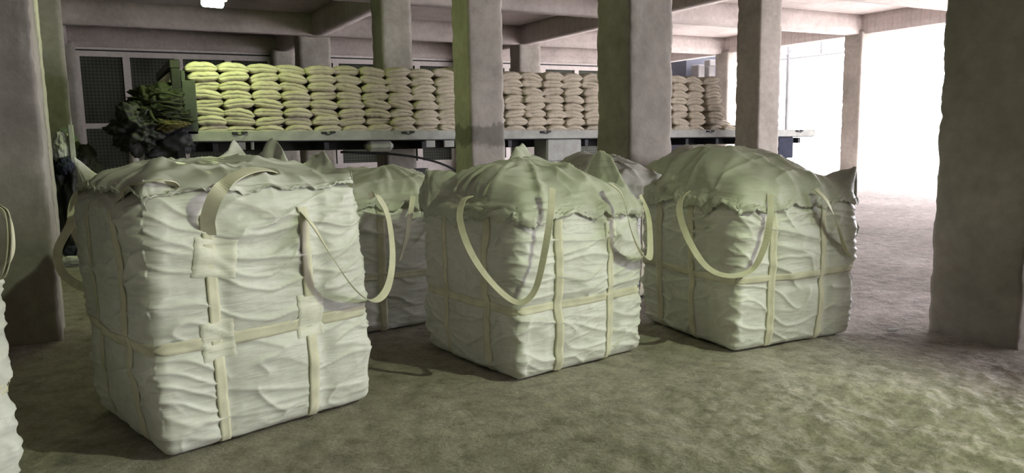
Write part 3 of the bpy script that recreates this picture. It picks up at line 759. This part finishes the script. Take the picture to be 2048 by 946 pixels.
ordn = ['first', 'second', 'third', 'fourth', 'fifth', 'sixth', 'seventh', 'eighth', 'ninth', 'tenth', 'eleventh', 'twelfth', 'thirteenth', 'fourteenth',
        'fifteenth', 'sixteenth', 'seventeenth', 'eighteenth', 'nineteenth', 'twentieth', 'twenty-first', 'twenty-second', 'twenty-third', 'twenty-fourth', 'twenty-fifth', 'twenty-sixth']
lay = ['lowest', 'second from the bed', 'third from the bed', 'fourth from the bed', 'fifth from the bed', 'sixth from the bed', 'second from the top', 'topmost']
R2 = random.Random(5)
NC = 24; SX0, SX1 = 1.60, 11.81
pitch = (SX1-SX0)/(NC-1)
for i in range(NC):
    x = SX0+i*pitch; dz = .134+.012*i/(NC-1); z = deck_z(x)+.005; drift = 0
    for j in range(8):
        s_ = bpy.data.objects.new('cement_sack', SM[R2.randrange(8)]); C.objects.link(s_)
        drift += R2.uniform(-.012, .004)
        s_.location = (x-.012*j*0+drift*1.0-(.006*j), TY0+.07+.31+R2.uniform(-.03, .035), z+dz*(j+.5))
        s_.rotation_euler = (R2.uniform(-.03, .03), R2.uniform(.0, .11), R2.uniform(-.06, .06)+(math.pi if R2.random() < .5 else 0))
        if i == NC-1: s_.location.x += (.16-.022*j)
        s_.scale = (.96*pitch/.447, 1, dz/.136*1.10)
        w_ = 'yellow-lit' if i < 7 else ('grey-buff' if i < 12 else 'pinkish buff')
        tag(s_, '%s cement sack, %s, in the %s stack from the headboard' % (w_, lay[j], ordn[i]), 'sack', 'cement sacks stacked on the trailer')
# loose ones
def loose(x, y, z, ry, rz, lb, sc_=1.):
    s_ = bpy.data.objects.new('cement_sack', SM[R2.randrange(8)]); C.objects.link(s_)
    s_.location = (x, y, z); s_.rotation_euler = (0, ry, rz); s_.scale = (1.1*sc_, 1, .85)
    tag(s_, lb, 'sack', 'cement sacks stacked on the trailer')
xe = SX0+(NC-1)*pitch
loose(xe+.50, TY0+.40, deck_z(xe)+.075, .10, .2, 'slumped cement sack lying on the bed beyond the last stack')
loose(xe+.30, TY0+.42, deck_z(xe)+.21, .16, .1, 'cement sack leaning off the foot of the last stack')
loose(xe+.95, TY0+.45, deck_z(xe)+.075, .03, .3, 'flat cement sack farthest along the empty trailer bed')
loose(6.05, TY0+.95, deck_z(6)+1.17, .05, .3, 'extra cement sack lying behind the ninth stack top')
fs = sack_mesh(12, .3, .35, .14); fs.materials.append(M_NAVY)
o = bpy.data.objects.new('folded_tarpaulin', fs); C.objects.link(o); o.location = (13.35, TY0+.3, deck_z(13.3)+.09); o.scale = (1, 1, 1.2)
tag(o, 'small dark folded tarpaulin on the empty tail of the trailer', 'tarpaulin')

# ------------------------------------------------------------------ bundles at the trailer's front end
def lump(name, c, r, seed, m, amp=.35, st=(1, 1, 1), n=28, parent=None, rz=0.):
    q, Q = cube_lattice(n, n, n); v = q/np.linalg.norm(q, axis=1, keepdims=True)
    d = 1+amp*(fbm(v*1.7*np.array(st)+seed, 3))+amp*.5*ridge(v*3*np.array(st)+seed, 2)
    p = v*d[:, None]*np.array(r)
    o = link(name, mesh_np(name, p, Q), m, parent); o.location = c; o.rotation_euler = (0, 0, rz); return o
tb = empty('tarpaulin_bundle', P(320, 285, 11.2), label='folded green tarpaulins and ropes bundled against the trailer headboard', cat='tarpaulin')
def pl(px, py, Z): return P(px, py, Z)-tb.location
lump('green_tarp', pl(318, 205, 11.4), (.36, .33, .26), 4, M_TARP, .25, (1, 1, 4), parent=tb)
lump('green_tarp', pl(330, 236, 11.3), (.34, .3, .16), 9, M_TARP, .3, (1, 1, 5), parent=tb)
lump('green_tarp', pl(300, 225, 11.2), (.22, .25, .30), 14, M_TARP, .3, (1, 1, 3), parent=tb)
lump('yellow_cloth', pl(330, 250, 11.05), (.14, .1, .09), 3, M_YEL, .35, parent=tb)
lump('yellow_cloth', pl(346, 249, 11.05), (.18, .08, .05), 6, M_YEL, .35, parent=tb)
rp = MB()
for k in range(4):
    R3 = random.Random(k); z0 = 190+k*15
    rp.tube(bez([pl(285+R3.uniform(-8, 8), z0+22, 11.15), pl(305, z0+R3.uniform(-6, 3), 11.0), pl(330, z0+R3.uniform(-8, 2), 11.0), pl(362, z0+R3.uniform(0, 14), 11.15)], 8), .016, 6)
rp.tube(bez([pl(298, 215, 10.98), pl(303, 232, 10.95), pl(312, 243, 10.95), pl(324, 246, 10.95)], 8), .03, 8)
rp.build('rope', M_TARP, tb, True)
lump('tarp_underside', pl(335, 275, 11.5), (.42, .3, .3), 21, M_DARK, .25, parent=tb)
bl = lump('black_sheet_bundle', P(272, 258, 11.0), (.30, .28, .30), 8, M_BLK, .35, (1, 1, 2)); tag(bl, 'black plastic sheet bundle hanging left of the green tarpaulins', 'sheet')
pp = MB(); pp.tube([P(292, 203, 11.9), P(352, 148, 11.9)], .09, 12); o = pp.build('drain_pipe', M_FRAME, None, True); tag(o, 'grey slanting pipe above the green tarpaulins', 'pipe')
for k, (a, b, r_) in enumerate(((258, 275, .07), (275, 284, .05), (358, 368, .06))):
    pp = MB(); pp.tube([P((a+b)/2, 268, 11.3+.2*k), P((a+b)/2+3, 285, 11.3+.2*k), P((a+b)/2+2, 340, 11.3+.2*k), Vector((*P((a+b)/2+2, 420, 11.3+.2*k).xy, -.01))], [r_, r_*1.15, r_*.9, r_*.8], 10)
    o = pp.build('prop_post', M_FRAME, None, True)
    tag(o, ['pale post under the black sheet, leftmost', 'thin post beside the pale one under the black sheet', 'pale post under the trailer headboard'][k], 'post')
fl = P(262, 300, 11.3)

o = lump('paper_scrap', (*P(1786, 663, 5.65).xy, .012), (.07, .03, .008), 33, M_SHEET, .2, n=10); tag(o, 'small pale paper scrap on the floor left of the large right pillar', 'scrap')
# things beside the far-left pillars
z0 = 10.7
hp_ = empty('cloth_heap', (*P(135, 505, z0).xy, 0), label='heap of dark bundles under a pale sheet beside the far left pillars', cat='heap')
def hl(px, py, Z): return P(px, py, Z)-hp_.location
lump('dark_bundle', hl(145, 410, z0+.1), (.30, .28, .70), 2, M_BLK, .25, parent=hp_)
lump('dark_bundle', hl(160, 340, z0+.3), (.24, .25, .35), 5, M_TARP, .3, parent=hp_)
lump('pale_sheet', hl(124, 300, z0), (.12, .1, .24), 7, M_SHEET, .2, parent=hp_)
lump('grey_bundle', hl(134, 305, z0+.3), (.16, .15, .33), 11, M_GREY, .15, parent=hp_)
lump('navy_bundle', hl(132, 333, z0-.05), (.12, .12, .12), 13, M_NAVY, .2, parent=hp_)
b_ = MB(); b_.box((-.04, -.03, -.55), (.03, .03, .35), Matrix.Translation(hl(146, 300, z0)), .01); b_.build('pale_strip', M_SHEET, hp_)
for k, (x_, y_, r_) in enumerate(((142, 490, .085), (167, 482, .10))):
    o = lump('navy_shoe_bag', (*P(x_, 492, 9.9).xy, .10), (r_, .1, .11), 17+k, M_NAVY, .15); tag(o, ['small navy bundle on the floor, the left one of two', 'small navy bundle on the floor, nearer the bulk bag'][k], 'bundle')
o = lump('pale_rag', (*P(160, 508, 9.6).xy, .05), (.28, .12, .07), 27, M_SHEET, .25); tag(o, 'pale rag lying on the floor behind the front left bag', 'rag')

# ------------------------------------------------------------------ lamp hung under the ceiling
lp = P(425, 7, 11.0)
lm = empty('tube_lamp', lp, math.radians(10), label='glowing greenish tube lamp hanging under the ceiling at the top left', cat='lamp')
M_TUBE = emis('lamp_glow', (.75, 1, .8), 30)
t = MB(); t.tube([(-.15, 0, 0), (-.13, 0, 0), (.13, 0, 0), (.15, 0, 0)], [.03, .055, .055, .03], 16); t.build('tube', M_TUBE, lm, True)
t = MB(); t.box((-.34, -.04, .04), (.2, .04, .10), bev=.01); t.build('fitting', M_FRAME, lm)
t = MB(); t.tube([(-.1, 0, .09), (-.1, 0, ZB-lp.z+.01)], .008, 6); t.build('suspension_rod', M_DARK, lm)

# ------------------------------------------------------------------ outside the open side
sh = empty('gantry_frame', (25, 18, 0), label='pale steel gantry with a diagonal brace out in the bright yard', cat='gantry')
g = MB()
gl = lambda px, py, Z: P(px, py, Z)-Vector((25, 18, 0))
for (a, b) in (((1560, 119), (1720, 101)), ((1560, 84), (1720, 60)), ((1643, 60), (1643, 107)), ((1597, 87), (1571, 112)), ((1577, 88), (1577, 120))):
    g.tube([gl(a[0], a[1], 30), gl(b[0], b[1], 30)], .045, 8)
for px in (1577,): g.tube([gl(px, 110, 30), (gl(px, 110, 30).x, gl(px, 110, 30).y, 0)], .07, 8)
g.build('steel_frame', M_BAR, sh)
nb = empty('neighbour_shed', (*P(1400, 200, 33).xy, 0), math.radians(10), label='blue-grey shed with pale pillars and awning seen past the last stacks', cat='building')
q_ = MB(); q_.box((-.95, 0, 0), (1.6, 3, 5.3)); q_.build('shed_wall', M_BLUEGREY, nb)
q_ = MB(); q_.box((-.95, -1.2, 4.2), (1.6, -.9, 4.45), bev=.03); q_.build('awning', M_SHED, nb)
for x_ in (-.9, -.2):
    q_ = MB(); q_.box((x_, -.6, 0), (x_+.42, -.2, 4.3), bev=.03); q_.build('shed_pillar', M_SHED, nb)

# ------------------------------------------------------------------ light
w = bpy.data.worlds.new('World'); sc.world = w; w.use_nodes = True
nt = w.node_tree; bg = nt.nodes['Background']; bg.inputs['Color'].default_value = (.97, .945, 1.0, 1); bg.inputs['Strength'].default_value = 13.5
def area(name, loc, tgt, size, power, col, sy=None, spread=None):
    l = bpy.data.lights.new(name, 'AREA'); l.shape = 'RECTANGLE'; l.size = size; l.size_y = sy or size; l.energy = power; l.color = col
    if spread: l.spread = spread
    o = bpy.data.objects.new(name, l); C.objects.link(o); o.location = loc
    o.rotation_euler = (Vector(tgt)-Vector(loc)).to_track_quat('-Z', 'Y').to_euler(); return o
l = bpy.data.lights.new('flood_lamp_light', 'SPOT'); l.energy = 820; l.color = (.85, 1.0, .60); l.spot_size = math.radians(64); l.spot_blend = .6; l.shadow_soft_size = .06
o = bpy.data.objects.new('flood_lamp_light', l); C.objects.link(o); o.location = (4.95, -.8, 4.6); o.rotation_euler = (Vector((1.35, 3.35, .0))-Vector((4.95, -.8, 4.6))).to_track_quat('-Z', 'Y').to_euler()
# floodlight fixture: lamp head, plus an unseen hood added to block light from pillars
fx = empty('flood_lamp', (4.95, -.8, 4.6), label='floodlight with an added light-blocking hood hung under the ceiling to the right of the viewer', cat='lamp')
hd = MB(); V = []; F = []
for i in range(25):
    az = math.radians(-88+110*i/24); dx, dy = math.sin(az)*.55, math.cos(az)*.55
    for (k, z) in ((1, .10), (1, -.55*math.tan(math.radians(19.5))), (1.02, -.55*math.tan(math.radians(19.5))), (1.02, .10)): V.append((dx*k, dy*k, z))
for i in range(24):
    for k in range(4): F.append((i*4+k, i*4+(k+1) % 4, (i+1)*4+(k+1) % 4, (i+1)*4+k))
hd.add(V, F)
hd.add([(0, 0, .12)]+[(math.sin(math.radians(-88+110*i/24))*.56, math.cos(math.radians(-88+110*i/24))*.56, .12) for i in range(25)], [(0, i+1, i+2) for i in range(24)])
hd.build('light_blocking_hood', M_DARK, fx)
hd = MB(); hd.tube([(.10, -.12, .16), (.03, -.04, .07)], [.10, .14], 16); hd.build('lamp_head', M_DARK, fx)
hd = MB(); hd.tube([(0, 0, .1), (0, 0, SLAB-4.6)], .012, 8); hd.build('suspension_rod', M_DARK, fx)
l = bpy.data.lights.new('tube_lamp_light', 'POINT'); l.energy = 104; l.color = (.78, 1.0, .34); l.shadow_soft_size = .12
o = bpy.data.objects.new('tube_lamp_light', l); C.objects.link(o); o.location = lp+Vector((0, -.25, -.18))

l = bpy.data.lights.new('sun', 'SUN'); l.energy = 9; l.angle = math.radians(3); l.color = (1, .96, .95)
o = bpy.data.objects.new('sun', l); C.objects.link(o); o.rotation_euler = (Vector((-.62, .25, -1))).to_track_quat('-Z', 'Y').to_euler()
# ------------------------------------------------------------------ camera
cd = bpy.data.cameras.new('camera'); cam = bpy.data.objects.new('camera', cd); C.objects.link(cam)
cd.sensor_width = 36; cd.lens = FPX/2048*36; cd.clip_end = 400; cd.clip_start = .05
M3 = Matrix((tuple(RT), tuple(UP), tuple(-FW))).transposed(); cam.matrix_world = Matrix.Translation((0, 0, HC)) @ M3.to_4x4()
sc.camera = cam
sc.view_settings.view_transform = 'Standard'; sc.view_settings.look = 'None'; sc.view_settings.gamma = 1; sc.view_settings.use_curve_mapping = False
sc.view_settings.exposure = 0.0
sc.cycles.use_denoising = True; sc.cycles.use_adaptive_sampling = True; sc.cycles.adaptive_threshold = .02; sc.cycles.max_bounces = 8; sc.cycles.diffuse_bounces = 6; sc.cycles.sample_clamp_indirect = 8
